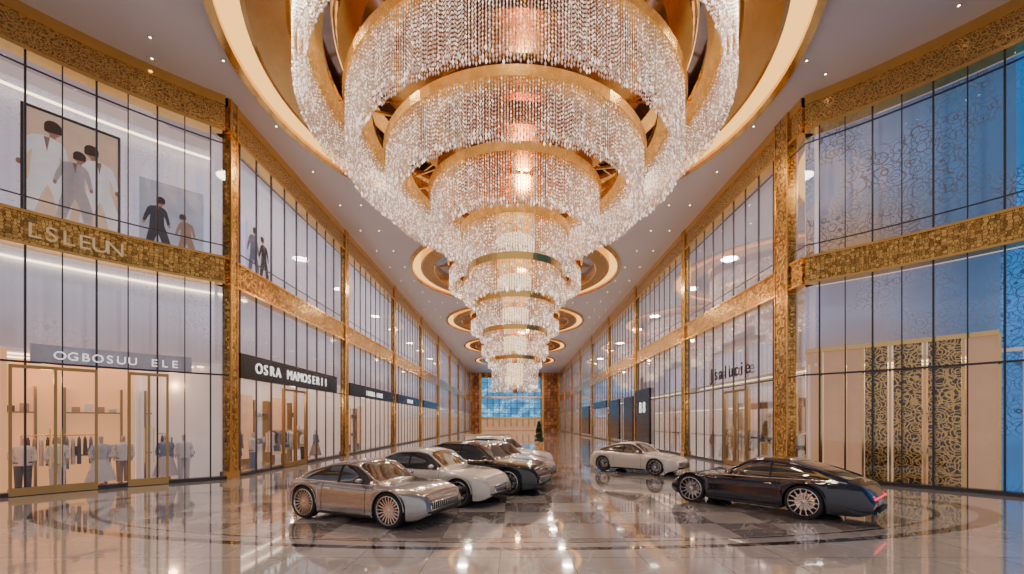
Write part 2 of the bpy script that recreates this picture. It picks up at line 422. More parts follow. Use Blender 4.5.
def drapes():
    mb = MB()
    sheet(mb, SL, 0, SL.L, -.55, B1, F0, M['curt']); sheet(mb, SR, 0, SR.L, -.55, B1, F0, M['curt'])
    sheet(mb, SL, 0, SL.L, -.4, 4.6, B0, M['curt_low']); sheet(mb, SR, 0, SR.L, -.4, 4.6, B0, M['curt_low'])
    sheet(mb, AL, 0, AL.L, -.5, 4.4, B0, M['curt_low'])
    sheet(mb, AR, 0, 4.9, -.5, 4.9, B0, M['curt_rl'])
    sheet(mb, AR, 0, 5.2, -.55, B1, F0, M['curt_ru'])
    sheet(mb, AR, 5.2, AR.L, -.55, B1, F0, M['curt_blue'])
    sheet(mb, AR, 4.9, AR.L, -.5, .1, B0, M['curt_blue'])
    mb.obj('sheer_drapery')
drapes()
def shops():
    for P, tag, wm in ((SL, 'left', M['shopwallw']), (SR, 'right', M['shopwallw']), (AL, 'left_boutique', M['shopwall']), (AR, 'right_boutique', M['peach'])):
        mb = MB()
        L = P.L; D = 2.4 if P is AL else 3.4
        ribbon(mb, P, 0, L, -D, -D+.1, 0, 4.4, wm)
        ribbon(mb, P, 0, L, -3.4, -.42, 4.35, 4.45, M['shopwallw'])
        for o in (-1.0, -2.1): ribbon(mb, P, 0, L, o-.08, o+.08, 4.30, 4.34, M['shoplight'])
        t = .2 if not P.curved else 5.4
        while t < L:
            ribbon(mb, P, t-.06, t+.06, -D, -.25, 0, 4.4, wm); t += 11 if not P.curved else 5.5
        t = .9
        while t < min(L, 60):
            ribbon(mb, P, t, t+1.3, -D+.1, -D+.4, 2.5, 2.55, M['mullg'])
            ribbon(mb, P, t, t+1.3, -D+.1, -D+.4, 1.0, 1.05, M['mullg'])
            ribbon(mb, P, t-.03, t+.03, -D+.1, -D+.45, 0, 3.4, M['mullg'])
            ribbon(mb, P, t+1.27, t+1.33, -D+.1, -D+.45, 0, 3.4, M['mullg'])
            for q in range(4):
                zz = 1.05; hh = random.uniform(.12, .35)
                ribbon(mb, P, t+.12+q*.28, t+.32+q*.28, -D+.12, -D+.34, zz, zz+hh, random.choice(CL))
                ribbon(mb, P, t+.12+q*.28, t+.30+q*.28, -D+.12, -D+.34, 2.55, 2.55+random.uniform(.1, .3), random.choice(CL))
            t += 1.9
        # warm display panels with painted-in glow standing behind the glazing of every shop
        if not P.curved:
            t = 1.4
            while t < 62:
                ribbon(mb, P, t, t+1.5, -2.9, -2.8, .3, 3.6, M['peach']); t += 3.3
        mb.obj('wall_shop_'+tag)
    mb = MB()
    ribbon(mb, AL, 0, AL.L, -1.9, -1.8, B1, F0, M['curt'])
    ribbon(mb, AL, 0, AL.L, -1.6, -1.5, F0-.45, F0-.40, M['shoplight'])
    ribbon(mb, AL, 0, AL.L, -.45, -.38, B0-.32, B0-.26, M['shoplight'])
    mb.obj('wall_gallery')
shops()

for P, t0, t1, z0, z1 in ((SL, .6, 9.6, 3.95, 4.95), (SL, 11.6, 21.6, 3.95, 4.8), (SL, 22.8, 32, 3.95, 4.8), (SL, 34, 43, 3.95, 4.8), (SR, 34, 42, 3.95, 4.8), (SR, 18., 21.6, .4, 5.0), (SR, 22.8, 26, .4, 4.6), (SR, 28, 32.4, .4, 4.6), (SR, 46, 52, .4, 4.6)):
    fb = MB(); ribbon(fb, P, t0, t1, .04, .22, z0, z1, M['black']); fb.obj('shop_fascia')
sign(SL, 4.9, .24, 4.25, 'OSRA MAMOSERII', .62, M['white'])
sign(SL, 16.5, .24, 4.15, 'IBORA LUNE', .5, M['white'])
sign(SL, 27.5, .24, 4.15, 'SOLENE', .5, M['white'])
sign(SR, 5.6, .1, 4.5, 'Jsalucie', .95, M['black'], spacing=.7)
sign(SR, 19.8, .24, 3.0, 'B8', 1.3, M['white'])
fbx = MB(); ribbon(fbx, AL, 1.0, 4.9, -.3, -.2, 4.0, 4.6, CL[6]); fbx.obj('sign_panel')
sign(AL, 2.9, .1, 4.14, 'OGBOSUU ELE', .36, M['white'])
sign(AL, 3.95, .16, 7.72, 'LSLEUN', .62, M['cream'], spacing=.74, thick=.04)

def door(P, t, w, h, name, mat=M['mullg']):
    mb = MB()
    for tt in (t-w/2, t, t+w/2): post(mb, P, tt, .06, .07, .12, .02, h, mat)
    ribbon(mb, P, t-w/2, t+w/2, 0, .12, h-.1, h, mat); ribbon(mb, P, t-w/2, t+w/2, 0, .12, .02, .25, mat)
    for d in (-.12, .12):
        post(mb, P, t+d, .2, .03, .03, .8, 2.0, M['goldp'])
    mb.obj(name)
door(AL, 2.2, 1.0, 3.9, 'door_1'); door(AL, 4.4, 1.8, 3.9, 'door_2')
door(SL, 5.0, 2.1, 3.8, 'door_3'); door(SR, 5.0, 2.1, 3.8, 'door_4')
gs = MB()
for t0, t1 in ((1.75, 2.35), (2.5, 3.2), (3.35, 4.1)):
    ribbon(gs, AR, t0, t1, -.34, -.28, .1, 4.9, M['goldscr'])
for t0, t1 in ((.02, .5), (.56, 1.16), (1.24, 1.68), (4.2, 4.86)):
    ribbon(gs, AR, t0, t1, -.38, -.30, .1, 4.9, M['peach'])
for t0 in (.5, 1.2, 1.7, 2.42, 3.28, 4.15, 4.9):
    post(gs, AR, t0, -.2, .07, .1, .05, 4.9, M['goldp'])
ribbon(gs, AR, 0, 4.9, -.4, -.1, 4.85, 5.0, M['goldp'])
gs.obj('gold_lattice_screen')

# ---------------------------------------------------------------- floor
mb = MB(); mb.quad([(-24, -12, 0), (24, -12, 0), (24, YEND+1, 0), (-24, YEND+1, 0)], M['floor']); mb.obj('floor')

# ---------------------------------------------------------------- ceiling
OC = [(16.0, 9.6), (35.0, 8.3), (52.0, 8.2), (68.5, 8.0), (84.5, 7.8)]
mb = MB()
def rect(x0, x1, y0, y1):
    mb.quad([(x0, y0, H), (x0, y1, H), (x1, y1, H), (x1, y0, H)], M['ceil'])
prev = -12.
for i, (c, r) in enumerate(OC):
    hh = r+.05
    X = 23. if i == 0 else 12.
    rect(-X if i <= 1 else -12, X if i <= 1 else 12, prev, c-hh)
    prev = c+hh
    n = 96
    cir = [(r*cos(2*pi*j/n), c+r*sin(2*pi*j/n), H) for j in range(n)]
    sq = []
    for j in range(n):
        a = 2*pi*j/n; ca, sa = cos(a), sin(a); k = hh/max(abs(ca), abs(sa)); sq.append((ca*k, c+sa*k, H))
    mb.grid([cir, sq], M['ceil'], closed=True)
    rect(-X, -hh, c-hh, c+hh); rect(hh, X, c-hh, c+hh)
rect(-12, 12, prev, YEND+.5)
mb.obj('ceiling')
for i, (c, r) in enumerate(OC):
    mb = MB()
    C = (0, c)
    mb.lathe([(r+.25, H), (r+.25, H-.14), (r-.02, H-.14), (r-.02, H+.02)], M['goldp'], C, 96)
    mb.lathe([(r, H), (r*.97, H+.35), (r*.925, H+.55)], M['cove'], C, 96)
    mb.lathe([(r*.925, H+.55), (r*.925, H-.10), (r*.91, H-.14), (r*.80, H-.14), (r*.79, H-.08), (r*.79, H+.5)], M['goldband'], C, 96)
    mb.lathe([(r*.79, H+.5), (r*.66, H+.75)], M['ceilin'], C, 96)
    mb.lathe([(r*.66, H+.75), (r*.65, H+.25), (r*.58, H+.25), (r*.57, H+.95)], M['goldp'], C, 96)
    mb.lathe([(r*.665, H+.60), (r*.665, H+.72)], M['cove'], C, 96)
    mb.lathe([(r*.57, H+.95), (r*.34, H+1.0)], M['ceilin'], C, 96)
    mb.lathe([(r*.34, H+1.0), (r*.33, H+.6), (r*.28, H+.6), (.01, H+1.1)], M['goldband'], C, 96)
    for k in range(12):
        a = 2*pi*k/12
        rm = r*.72; mb.box((rm*cos(a), c+rm*sin(a), H+.6), (r*.15, .12, .12), M['goldp'], a)
    mb.obj('ceiling_oculus', smooth=False)
mb = MB()
pts = []
for y in np.arange(8, 100, 3.2):
    for x in (-10, -8.8, 8.8, 10):
        if all((x*x+(y-c)**2) > (r+.5)**2 for c, r in OC): pts.append((x, y))
for a in range(14):
    for s in (-1, 1):
        pts.append((s*random.uniform(10.2, 14), random.uniform(5, 15)))
for c in (26.2, 43.6, 60.4, 76.5):
    for x in (-7.5, -6, 6, 7.5): pts.append((x, c))
for x, y in pts:
    mb.lathe([(.001, H-.012), (.035, H-.012)], M['down'], (x, y), 10)
    mb.lathe([(.035, H-.002), (.035, H-.02), (.06, H-.02), (.06, H)], M['goldp'], (x, y), 10)
mb.obj('recessed_downlights')

# ---------------------------------------------------------------- end wall
mb = MB()
mb.box((0, YEND+.3, H/2), (24, .5, H), M['copper'])
mb.box((-1.0, YEND-.05, 8.2), (15, .2, 10.4), M['skyglass'])
mb.box((-1.0, YEND-.05, 1.5), (15, .2, 2.9), M['peach'])
for x in np.arange(-8.5, 6.6, 1.5): mb.box((x, YEND-.2, 7.2), (.14, .2, 12.4), M['mull'])
for z in list(np.arange(3.0, 13.6, 1.3)): mb.box((-1., YEND-.2, z), (15, .2, .10), M['mulls'])
for z in (3.2, 8.4): mb.box((-1., YEND-.35, z), (15.4, .3, .45), M['goldp'])
for x in (-11, -8.7, 7, 11): mb.box((x, YEND-.3, H/2), (.6, .5, H), M['goldp'])
mb.obj('wall_end')

# ---------------------------------------------------------------- chandeliers
def bead_tier(rs, zt, zb, pitch_s, pitch_z, bw, bh, scal=.12):
    V = []; base = np.array([(1, 0, 0), (0, 1, 0), (-1, 0, 0), (0, -1, 0), (0, 0, 1), (0, 0, -1)], float)*np.array([bw, bw, bh])
    for r in rs:
        n = int(2*pi*r/pitch_s)
        for k in range(n):
            a = 2*pi*k/n + rng.uniform(-.1, .1)*pitch_s/r
            zz = np.arange(zb+rng.uniform(0, scal), zt, pitch_z)
            c = np.stack([np.full_like(zz, r*cos(a)), np.full_like(zz, r*sin(a)), zz], 1)
            sc = np.ones(len(zz)); sc[0] = 1.7
            V.append((c[:, None, :]+base[None]*sc[:, None, None]).reshape(-1, 3))
    return np.concatenate(V)
FB = np.array([(0, 1, 4), (1, 2, 4), (2, 3, 4), (3, 0, 4), (1, 0, 5), (2, 1, 5), (3, 2, 5), (0, 3, 5)])
CAM_Z = 2.2
def chandelier(tiers, loc, ps=.085, pz=.11, bw=.019, bh=.046, meshes=None, ringh=.26):
    root = empty('chandelier', loc)
    if meshes is None:
        allv = np.concatenate([bead_tier(rs, zt, zb, ps, pz, bw, bh) for rs, zt, zb in tiers])
        nb = len(allv)//6
        fc = (FB[None]+6*np.arange(nb)[:, None, None]).reshape(-1, 3)
        me = bpy.data.meshes.new('crystal_strands')
        me.vertices.add(len(allv)); me.vertices.foreach_set('co', allv.ravel())
        me.loops.add(fc.size); me.loops.foreach_set('vertex_index', fc.ravel().astype(np.int32))
        me.polygons.add(len(fc)); me.polygons.foreach_set('loop_start', np.arange(0, fc.size, 3, dtype=np.int32))
        me.update(calc_edges=True); me.materials.append(M['crys'])
        print('beads', nb)
        mb = MB()
        for i, (rs, zt, zb) in enumerate(tiers):
            r = max(rs)
            rh = min(ringh, r*.13)
            ro, ri = r+.07, max(min(rs)-.35, .05)
            if r > 2.5: ri = min(rs)-.5
            mb.lathe([(ro, zt-.02), (ro+.03, zt+rh), (ri, zt+rh), (ri, zt-.02), (ro, zt-.02)], M['goldp'], (0, 0), 72)
            for k in range(8):
                a = 2*pi*k/8+i*.3
                mb.box((cos(a)*ri/2, sin(a)*ri/2, zt+.02), (ri, .08, .08), M['goldp'], a)
            q = min(.62*r, r-.3)
            mb.lathe([(.001, zt-.01), (q, zt+.0), (q, zt+.12), (.001, zt+.12)], M['goldband'], (0, 0), 48)
        mb.lathe([(.12, tiers[-1][2]+.3), (.12, H+.9)], M['goldp'], (0, 0), 16)
        ob2 = mb.obj('gold_frame', root); me2 = ob2.data
        core = MB()
        for i, (rs, zt, zb) in enumerate(tiers):
            rr = min(rs)*.45 if i > 3 else .0
            if rr > 0: core.lathe([(rr, zb+.25), (rr, zt-.1)], M['lampcore'], (0, 0), 24)
        core.ell((0, 0, tiers[-1][2]+.1), (.10, .10, .22), M['goldp'])
        ob3 = core.obj('lamp_cores', root); me3 = ob3.data
    else:
        me, me2, me3 = meshes
        for nm, m_ in (('gold_frame', me2), ('lamp_cores', me3)):
            o = bpy.data.objects.new(nm, m_); COL.objects.link(o); o.parent = root
    o = bpy.data.objects.new('crystal_strands', me); COL.objects.link(o); o.parent = root
    return root, (me, me2, me3)
def T(r, top, bot, k=3, g=.16): return ([r-g*j for j in range(k)], top+CAM_Z, bot+CAM_Z)
big = [T(7.5, 12.2, 10.6), T(6.0, 10.7, 8.85), T(4.7, 9.3, 7.75), T(3.14, 8.3, 6.8), T(1.96, 7.0, 5.8),
       T(1.72, 5.55, 4.5), T(1.45, 4.35, 3.45), T(1.15, 3.3, 2.4, 2, .2), T(.88, 2.3, 1.2, 2, .2)]
chandelier(big, (0, 16, 0))
sm = [T(5.4, 12.2, 10.9, 2), T(4.2, 11.3, 9.9, 2), T(3.0, 10.2, 8.7, 2), T(1.9, 9.0, 7.6, 2), T(1.1, 7.9, 6.6, 2)]
_, ms = chandelier(sm, (0, 35, 0), ps=.15, pz=.17, bw=.032, bh=.07)
for c in (52, 68.5, 84.5): chandelier(None, (0, c, 0), meshes=ms)

# ---------------------------------------------------------------- lights
def light(kind, loc, power, col, size=.5, rot=None, name='lamp'):
    l = bpy.data.lights.new(name, kind); l.energy = power; l.color = col
    if kind == 'AREA': l.shape = 'DISK'; l.size = size
    else: l.shadow_soft_size = size
    o = bpy.data.objects.new(name, l); o.location = loc; COL.objects.link(o); return o
for c, r in OC:
    for k in range(6):
        a = 2*pi*(k+.5)/6
        light('AREA', (r*.855*cos(a), c+r*.855*sin(a), H-.2), 290, (1., .88, .76), 1.1, name='oculus_fill_light')  # area lights added under each oculus to brighten the hall
for z, p in ((13.3, 480), (11.3, 380), (9.6, 260), (7.3, 150), (5.2, 70)):
    light('POINT', (0.3, 16, z), p, (1., .64, .36), .25, name='chandelier_bulb')
for c in (35, 52, 68.5, 84.5):
    light('POINT', (0.3, c, 12.4), 380, (1., .66, .38), .3, name='chandelier_bulb')
for t in (1.5, 4.5, 7.5):
    for P in (AL, AR):
        a = P.at(t, -1.3); light('POINT', (a[0], a[1], 3.6), 24, (1., .62, .34), .15, name='shop_lamp')
for t in (3, 8, 14, 19, 26, 36):
    for P in (SL, SR):
        a = P.at(t, -1.6); light('POINT', (a[0], a[1], 3.6), 40, (1., .76, .55), .15, name='shop_lamp')

w = bpy.data.worlds.new('world'); bpy.context.scene.world = w; w.use_nodes = True
bg = w.node_tree.nodes['Background']; bg.inputs[0].default_value = (.95, .90, .92, 1); bg.inputs[1].default_value = .75

# ---------------------------------------------------------------- cars
def smooth_interp(xs, pts, L, sg=.05):
    px = [p[0]*L for p in pts]; pz = [p[1] for p in pts]
    fine = np.linspace(-.3, L+.3, 1200); z = np.interp(fine, px, pz)
    dx = fine[1]-fine[0]; k = np.arange(-int(3*sg/dx), int(3*sg/dx)+1)*dx; ker = np.exp(-k**2/(2*sg*sg)); ker /= ker.sum()
    zp = np.pad(z, len(k)//2, mode='edge'); z = np.convolve(zp, ker, mode='valid')
    return np.interp(xs, fine, z)
WH = {}
def wheel_mesh(R, spokes):
    key = (R, spokes)
    if key in WH: return WH[key]
    mb = MB()
    wd = .23
    mb.lathe([(R*.74, -wd/2), (R*.95, -wd/2), (R, -wd/2+.035), (R, wd/2-.035), (R*.965, wd/2), (R*.80, wd/2), (R*.78, wd/2-.02)], M['tire'], seg=40)
    mb.lathe([(R*.805, wd/2+.004), (R*.77, wd/2+.008), (R*.74, wd/2-.015), (R*.73, -wd/2)], M['rim'], seg=40)
    mb.lathe([(R*.73, -.03), (.001, -.03)], M['dark'], seg=40)
    mb.lathe([(R*.52, -.0), (R*.25, .0)], M['chrome'], seg=30)
    mb.lathe([(R*.15, .0), (R*.14, wd/2-.02), (.001, wd/2-.01)], M['rim'], seg=20)
    for k in range(spokes):
        a = 2*pi*k/spokes
        mb.box((cos(a)*R*.44, sin(a)*R*.44, wd/2-.045), (R*.64, R*.075, .035), M['rim'], a+.0)
    mb.v = [(x, -z, y) for x, y, z in mb.v]
    o = mb.obj('tmp'); me = o.data; bpy.data.objects.remove(o); WH[key] = me
    for p in me.polygons: p.use_smooth = False
    return me

def car(name, loc, heading, paint, wb=2.6, fo=.8, ro=.9, W=1.82, R=.34, zh=None, zr=None, ws=(.56, .70), rw=(.08, .3), hl=M['hl'], grille='wide', rear=True, spokes=10):
    root = empty(name, (loc[0], loc[1], 0), heading)
    L = wb+fo+ro; x0 = -wb/2-ro
    s = list(np.linspace(0, L, 74))
    aR = R+.04
    for xc in (ro, ro+wb):
        s = [v for v in s if not (xc-aR-.02 < v < xc+aR+.02)]
        s += [xc-aR-.004, xc+aR+.004] + [xc-aR*cos(pi*i/18) for i in range(19)]
    s += [.01, .03, .06, L-.01, L-.03, L-.06]
    s = np.array(sorted(set(s)))
    ZH = smooth_interp(s, zh, L, .035); ZR = smooth_interp(s, zr, L, .06)
    ZR = np.where((s > zr[0][0]*L) & (s < zr[-1][0]*L), np.maximum(ZR, ZH), ZH)
    rows = []
    for i, x in enumerate(s):
        d = min(x, L-x); t = max(0, 1-d/.75)
        w = W/2*(1-.24*t**2.4)
        t2 = max(0, 1-d/.3); zb = .19+.10*t2**2
        for xc in (ro, ro+wb):
            if abs(x-xc) <= aR+1e-6: zb = max(zb, R+sqrt(max(0, aR*aR-(x-xc)**2)))
            w += .022*math.exp(-((x-xc)/.42)**2)
        h_, r_ = ZH[i], ZR[i]; zs = h_-.035; h = max(zs-zb, .03); g = r_-h_
        P = [(0, zb), (.72*w, zb), (.965*w, zb), (.99*w, zb+.10*h), (w, zb+.38*h), (w*.992, zb+.62*h), (w*.985, zb+.80*h), (w*.955, zb+.94*h), (w*.91, zs+.012),
             (w*.855, h_+.004), (w*(.79-.02*g), h_+g*.45+.014), (w*(.70-.05*g), h_+g*.86+.02), (w*(.60-.03*g), h_+g*.965+.026), (w*.32, r_+.036), (0, r_+.042)]
        right = [(x+x0, -y, z) for y, z in P]
        left = [(x+x0, y, z) for y, z in P]
        rows.append(right[::-1]+left[1:-1])
    n = len(rows[0]); K = 15
    v = [p for r in rows for p in r]; f = []; mi = []
    mats = [paint, M['carglass'], M['dark']]
    wsx = (ws[0]*L, ws[1]*L); rwx = (rw[0]*L, rw[1]*L)
    for i in range(len(rows)-1):
        xm = (s[i]+s[i+1])/2; g = min(ZR[i]-ZH[i], ZR[i+1]-ZH[i+1])
        for j in range(n):
            j2 = (j+1) % n
            f.append((i*n+j, i*n+j2, (i+1)*n+j2, (i+1)*n+j))
            q = j if j < K-1 else n-1-j
            m = 0
            if q >= 12: m = 2
            elif q in (3, 4) and g > .07: m = 1
            elif q in (0, 1) and g > .02 and (wsx[0] < xm < wsx[1] or rwx[0] < xm < rwx[1]): m = 1
            elif q in (2,) and g > .05 and (wsx[0]+.05 < xm < wsx[1] ) : m = 1
            mi.append(m)
    f.append(tuple(range(n))[::-1]); mi.append(0)
    f.append(tuple((len(rows)-1)*n+j for j in range(n))); mi.append(0)
    me = bpy.data.meshes.new('body'); me.from_pydata(v, [], f)
    for m in mats: me.materials.append(m)
    me.polygons.foreach_set('material_index', mi)
    me.polygons.foreach_set('use_smooth', [True]*(len(f)-2)+[False, False]); me.update()
    import bmesh
    bm = bmesh.new(); bm.from_mesh(me); bmesh.ops.recalc_face_normals(bm, faces=bm.faces); bm.to_mesh(me); bm.free()
    try: me.set_sharp_from_angle(angle=radians(50))
    except Exception as e: print(e)
    bo = bpy.data.objects.new('body', me); COL.objects.link(bo); bo.parent = root
    d = MB()
    def at(sx, q, side, out=.0):
        i = int(np.argmin(abs(s-sx))); p = rows[i][q] if side < 0 else rows[i][(n-q) % n]
        return (p[0], p[1]+side*out, p[2])
    gi = [i for i in range(len(s)) if ZR[i]-ZH[i] > .03]
    for side in (-1, 1):
        rail = [rows[i][3] if side < 0 else rows[i][n-3] for i in gi]
        d.tube([(p[0], p[1], p[2]+.004) for p in rail], .026, paint)
        belt = [rows[i][5] if side < 0 else rows[i][n-5] for i in gi]
        d.tube([(p[0], p[1]+side*.004, p[2]) for p in belt], .012, M['chrome'])
        xb = L*.43
        d.tube([at(xb, q, side, .004) for q in (5, 4, 3)], .022, M['dark'])
        for xs_ in (ro+wb-.62, ro+.55):
            d.tube([at(xs_, q, side, .0012) for q in (6, 7, 8, 9, 10, 11)], .006, M['dark'], 5)
        hx = at(ro+.75, 8, side, .02); d.ell((hx[0], hx[1], hx[2]+.05), (.09, .015, .014), M['chrome'])
        mp = at(ws[1]*L-.30, 5, side, .11); d.ell((mp[0], mp[1], mp[2]+.10), (.07, .10, .055), paint)
        d.tube([at(ws[1]*L-.30, 5, side, -.02), (mp[0], mp[1]-side*.05, mp[2]+.06)], .015, M['dark'])
        d.tube([(x_, side*(W/2-.03), .205) for x_ in np.linspace(-wb/2+aR+.06, wb/2-aR-.06, 6)], .035, M['dark'])
        for xc in (-wb/2, wb/2):
            d.tube([(xc+aR*cos(a), side*(W/2+.014), R+aR*sin(a)) for a in np.linspace(.02, pi-.02, 16)], .012, paint)
        a = at(L-.20, 7, side); zf = ZH[int(np.argmin(abs(s-(L-.16))))]
        d.ell((a[0]-.03, a[1]-side*.12, zf-.105), (.11, .20, .052), hl, ang=side*.7)
        d.ell((a[0]-.045, a[1]-side*.12, zf-.105), (.11, .22, .072), M['dark'], ang=side*.7)
        b = at(.13, 7, side); zr_ = ZH[int(np.argmin(abs(s-.1)))]
        d.ell((b[0]+.03, b[1]-side*.14, zr_-.14), (.09, .24, .036), M['tl'], ang=-side*.5)
        d.ell((-wb/2-ro-.0, side*.5*W/2*1.1, .27), (.05, .07, .04), M['chrome'])
        d.ell((wb/2+fo-.04, side*.62*W/2, .34), (.05, .11, .045), M['dark'])
    xf = wb/2+fo
    gz = .46; gh = .17; gw = .50 if grille == 'wide' else .34
    d.box((xf-.01, 0, gz), (.05, gw*2, gh), M['dark'])
    d.tube([(xf+.015, y, z) for y, z in ((-gw, gz-gh/2), (gw, gz-gh/2), (gw*1.05, gz), (gw, gz+gh/2), (-gw, gz+gh/2), (-gw*1.05, gz), (-gw, gz-gh/2))], .014, M['chrome'])
    for k in range(13): d.box((xf+.018, -gw*.92+gw*1.84*k/12, gz), (.01, .012, gh*.9), M['chrome'])
    d.box((xf+.005, 0, .31), (.04, 1.0, .05), M['dark'])
    d.box((-wb/2-ro+.0, 0, .56), (.03, 1.15, .03), M['tl'] if rear else M['chrome'])
    d.box((-wb/2-ro-.005, 0, .45), (.02, .5, .11), CL[3])
    d.box((-wb/2-ro+.0, 0, .29), (.06, 1.2, .08), M['dark'])
    d.obj('trim_and_lamps', root, smooth=True)
    for i, (xc, side) in enumerate(((-wb/2, -1), (-wb/2, 1), (wb/2, -1), (wb/2, 1))):
        o = bpy.data.objects.new('wheel_%d' % (i+1), wheel_mesh(R, spokes)); COL.objects.link(o); o.parent = root
        o.location = (xc, side*(W/2-.115), R)
        if side > 0: o.rotation_euler = (0, 0, pi)
    iw = MB()
    iw.box((0, 0, .45), (L*.9, W*.55, .4), M['dark']); iw.obj('chassis', root)
    return root
coupe_h = [(0, .50), (.015, .66), (.04, .82), (.12, .89), (.25, .88), (.5, .84), (.68, .83), (.80, .79), (.90, .72), (.96, .64), (.988, .56), (1, .48)]
coupe_r = [(.07, .86), (.2, 1.08), (.34, 1.25), (.46, 1.30), (.54, 1.26), (.68, .84)]
# squarer nose and tail for the silver concept coupe
conc_h = [(0, .56), (.012, .72), (.035, .84), (.12, .88), (.25, .87), (.5, .84), (.68, .84), (.80, .82), (.90, .78), (.965, .73), (.99, .66), (1, .54)]
sed_h = [(0, .55), (.015, .72), (.05, .90), (.14, .95), (.3, .93), (.5, .91), (.68, .92), (.8, .90), (.9, .83), (.96, .75), (.988, .65), (1, .52)]
sed_r = [(.10, .92), (.22, 1.24), (.33, 1.41), (.48, 1.44), (.56, 1.38), (.69, .90)]
suv_h = [(0, .6), (.015, .80), (.05, 1.0), (.14, 1.03), (.3, 1.0), (.5, .98), (.68, 1.0), (.8, .97), (.9, .92), (.96, .84), (.988, .74), (1, .6)]
suv_r = [(.05, 1.0), (.14, 1.36), (.28, 1.52), (.48, 1.54), (.57, 1.46), (.70, .98)]
hd = radians(-23.5)
car('coupe_car', (-3.37, 9.93), hd, M['paint_silver'], wb=2.42, fo=.80, ro=.75, W=1.80, R=.375, zh=conc_h, zr=coupe_r, ws=(.53, .68), rw=(.07, .30), hl=M['hlblue'], spokes=20)
car('sedan_car', (-2.31, 12.1), hd, M['paint_white'], wb=2.6, fo=.8, ro=.85, W=1.78, R=.37, zh=sed_h, zr=sed_r, ws=(.56, .69), rw=(.10, .26), grille='narrow', spokes=14)
car('sedan_car', (-1.13, 13.95), hd, M['paint_black'], wb=2.8, fo=.85, ro=.9, W=1.86, R=.40, zh=suv_h, zr=suv_r, ws=(.56, .70), rw=(.05, .2), grille='wide', spokes=10)
car('sedan_car', (-.65, 16.25), hd, M['paint_pearl'], wb=2.7, fo=.8, ro=.9, W=1.84, R=.36, zh=sed_h, zr=sed_r, ws=(.56, .69), rw=(.10, .26), spokes=10)
car('sedan_car', (-.55, 18.6), hd, M['paint_white'], wb=2.7, fo=.8, ro=.9, W=1.84, R=.36, zh=suv_h, zr=suv_r, ws=(.56, .69), rw=(.05, .2), spokes=10)
car('coupe_car', (5.45, 18.75), radians(-43), M['paint_white'], wb=2.45, fo=.85, ro=.8, W=1.80, R=.34, zh=coupe_h, zr=coupe_r, ws=(.53, .68), rw=(.07, .30), spokes=10)
car('coupe_car', (6.38, 11.12), atan2(.763, -.645), M['paint_navy'], wb=2.64, fo=.68, ro=1.2, W=1.88, R=.385, zh=coupe_h, zr=coupe_r, ws=(.53, .68), rw=(.07, .30), spokes=14)

# ---------------------------------------------------------------- mannequins & garments
def mannequin(loc, ang, top, bottom, name='mannequin', dress=False):
    root = empty(name, loc, ang)
    J = [((0, 0, .95), (.13, .095)), ((0, 0, 1.12), (.115, .085)), ((0, 0, 1.32), (.15, .10)), ((0, 0, 1.46), (.06, .055)), ((0, 0, 1.54), (.05, .05)), ((0, .01, 1.64), (.075, .09)), ((0, .01, 1.74), (.06, .07)),
         ((.17, 0, 1.41), (.055, .055)), ((.24, .02, 1.14), (.04, .04)), ((.24, .12, .93), (.03, .03)), ((.24, .15, .84), (.03, .018)),
         ((-.17, 0, 1.41), (.055, .055)), ((-.25, 0, 1.14), (.04, .04)), ((-.22, .05, .90), (.03, .03)), ((-.22, .06, .81), (.03, .018)),
         ((.09, 0, .88), (.09, .09)), ((.10, .03, .50), (.055, .055)), ((.10, 0, .09), (.035, .035)), ((.11, .12, .03), (.035, .02)),
         ((-.09, 0, .88), (.09, .09)), ((-.11, -.01, .50), (.055, .055)), ((-.12, -.06, .09), (.035, .035)), ((-.13, .06, .03), (.035, .02))]
    E = [(0, 1), (1, 2), (2, 3), (3, 4), (4, 5), (5, 6), (2, 7), (7, 8), (8, 9), (9, 10), (2, 11), (11, 12), (12, 13), (13, 14), (0, 15), (15, 16), (16, 17), (17, 18), (0, 19), (19, 20), (20, 21), (21, 22)]
    me = bpy.data.meshes.new('figure'); me.from_pydata([j[0] for j in J], E, []); o = bpy.data.objects.new('figure', me); COL.objects.link(o); o.parent = root
    me.materials.append(M['manq'])
    sk = o.modifiers.new('skin', 'SKIN'); sk.use_smooth_shade = True
    for i, j in enumerate(J): me.skin_vertices[0].data[i].radius = j[1]
    me.skin_vertices[0].data[0].use_root = True
    su = o.modifiers.new('sub', 'SUBSURF'); su.levels = 1; su.render_levels = 1
    g = MB()
    def ring(z, a, b, ph=0): return [(a*(1+.04*sin(5*t+ph))*cos(t), b*(1+.04*sin(5*t+ph))*sin(t), z) for t in np.linspace(0, 2*pi, 24, endpoint=False)]
    g.grid([ring(1.47, .09, .08), ring(1.43, .19, .11), ring(1.30, .20, .135), ring(1.12, .155, .115), ring(.95, .19, .14), ring(.84, .21, .155)], top, True)
    if dress: g.grid([ring(1.0, .16, .12), ring(.75, .25, .2), ring(.45, .33, .27), ring(.2, .40, .33)], bottom, True)
    else:
        for sx in (-1, 1):
            g.grid([[(p[0]*.55+sx*.095, p[1]*.75, p[2]) for p in ring(z, a, b)] for z, a, b in ((.95, .2, .15), (.6, .17, .12), (.3, .15, .1), (.1, .14, .1))], bottom, True)
    for sx in (-1, 1):
        g.tube([(sx*.17, 0, 1.41), (sx*.22, .01, 1.25), (sx*.245, .02, 1.12), (sx*.235, .08, .98)], .065, top, 12)
    g.obj('clothes', root, smooth=True)
def place_m(P, t, off, top, bot, dress=False):
    a = P.at(t, off); nx, ny = P.n(t)
    mannequin((a[0], a[1], 0.0), atan2(-nx, ny)*1.0, top, bot, dress=dress)
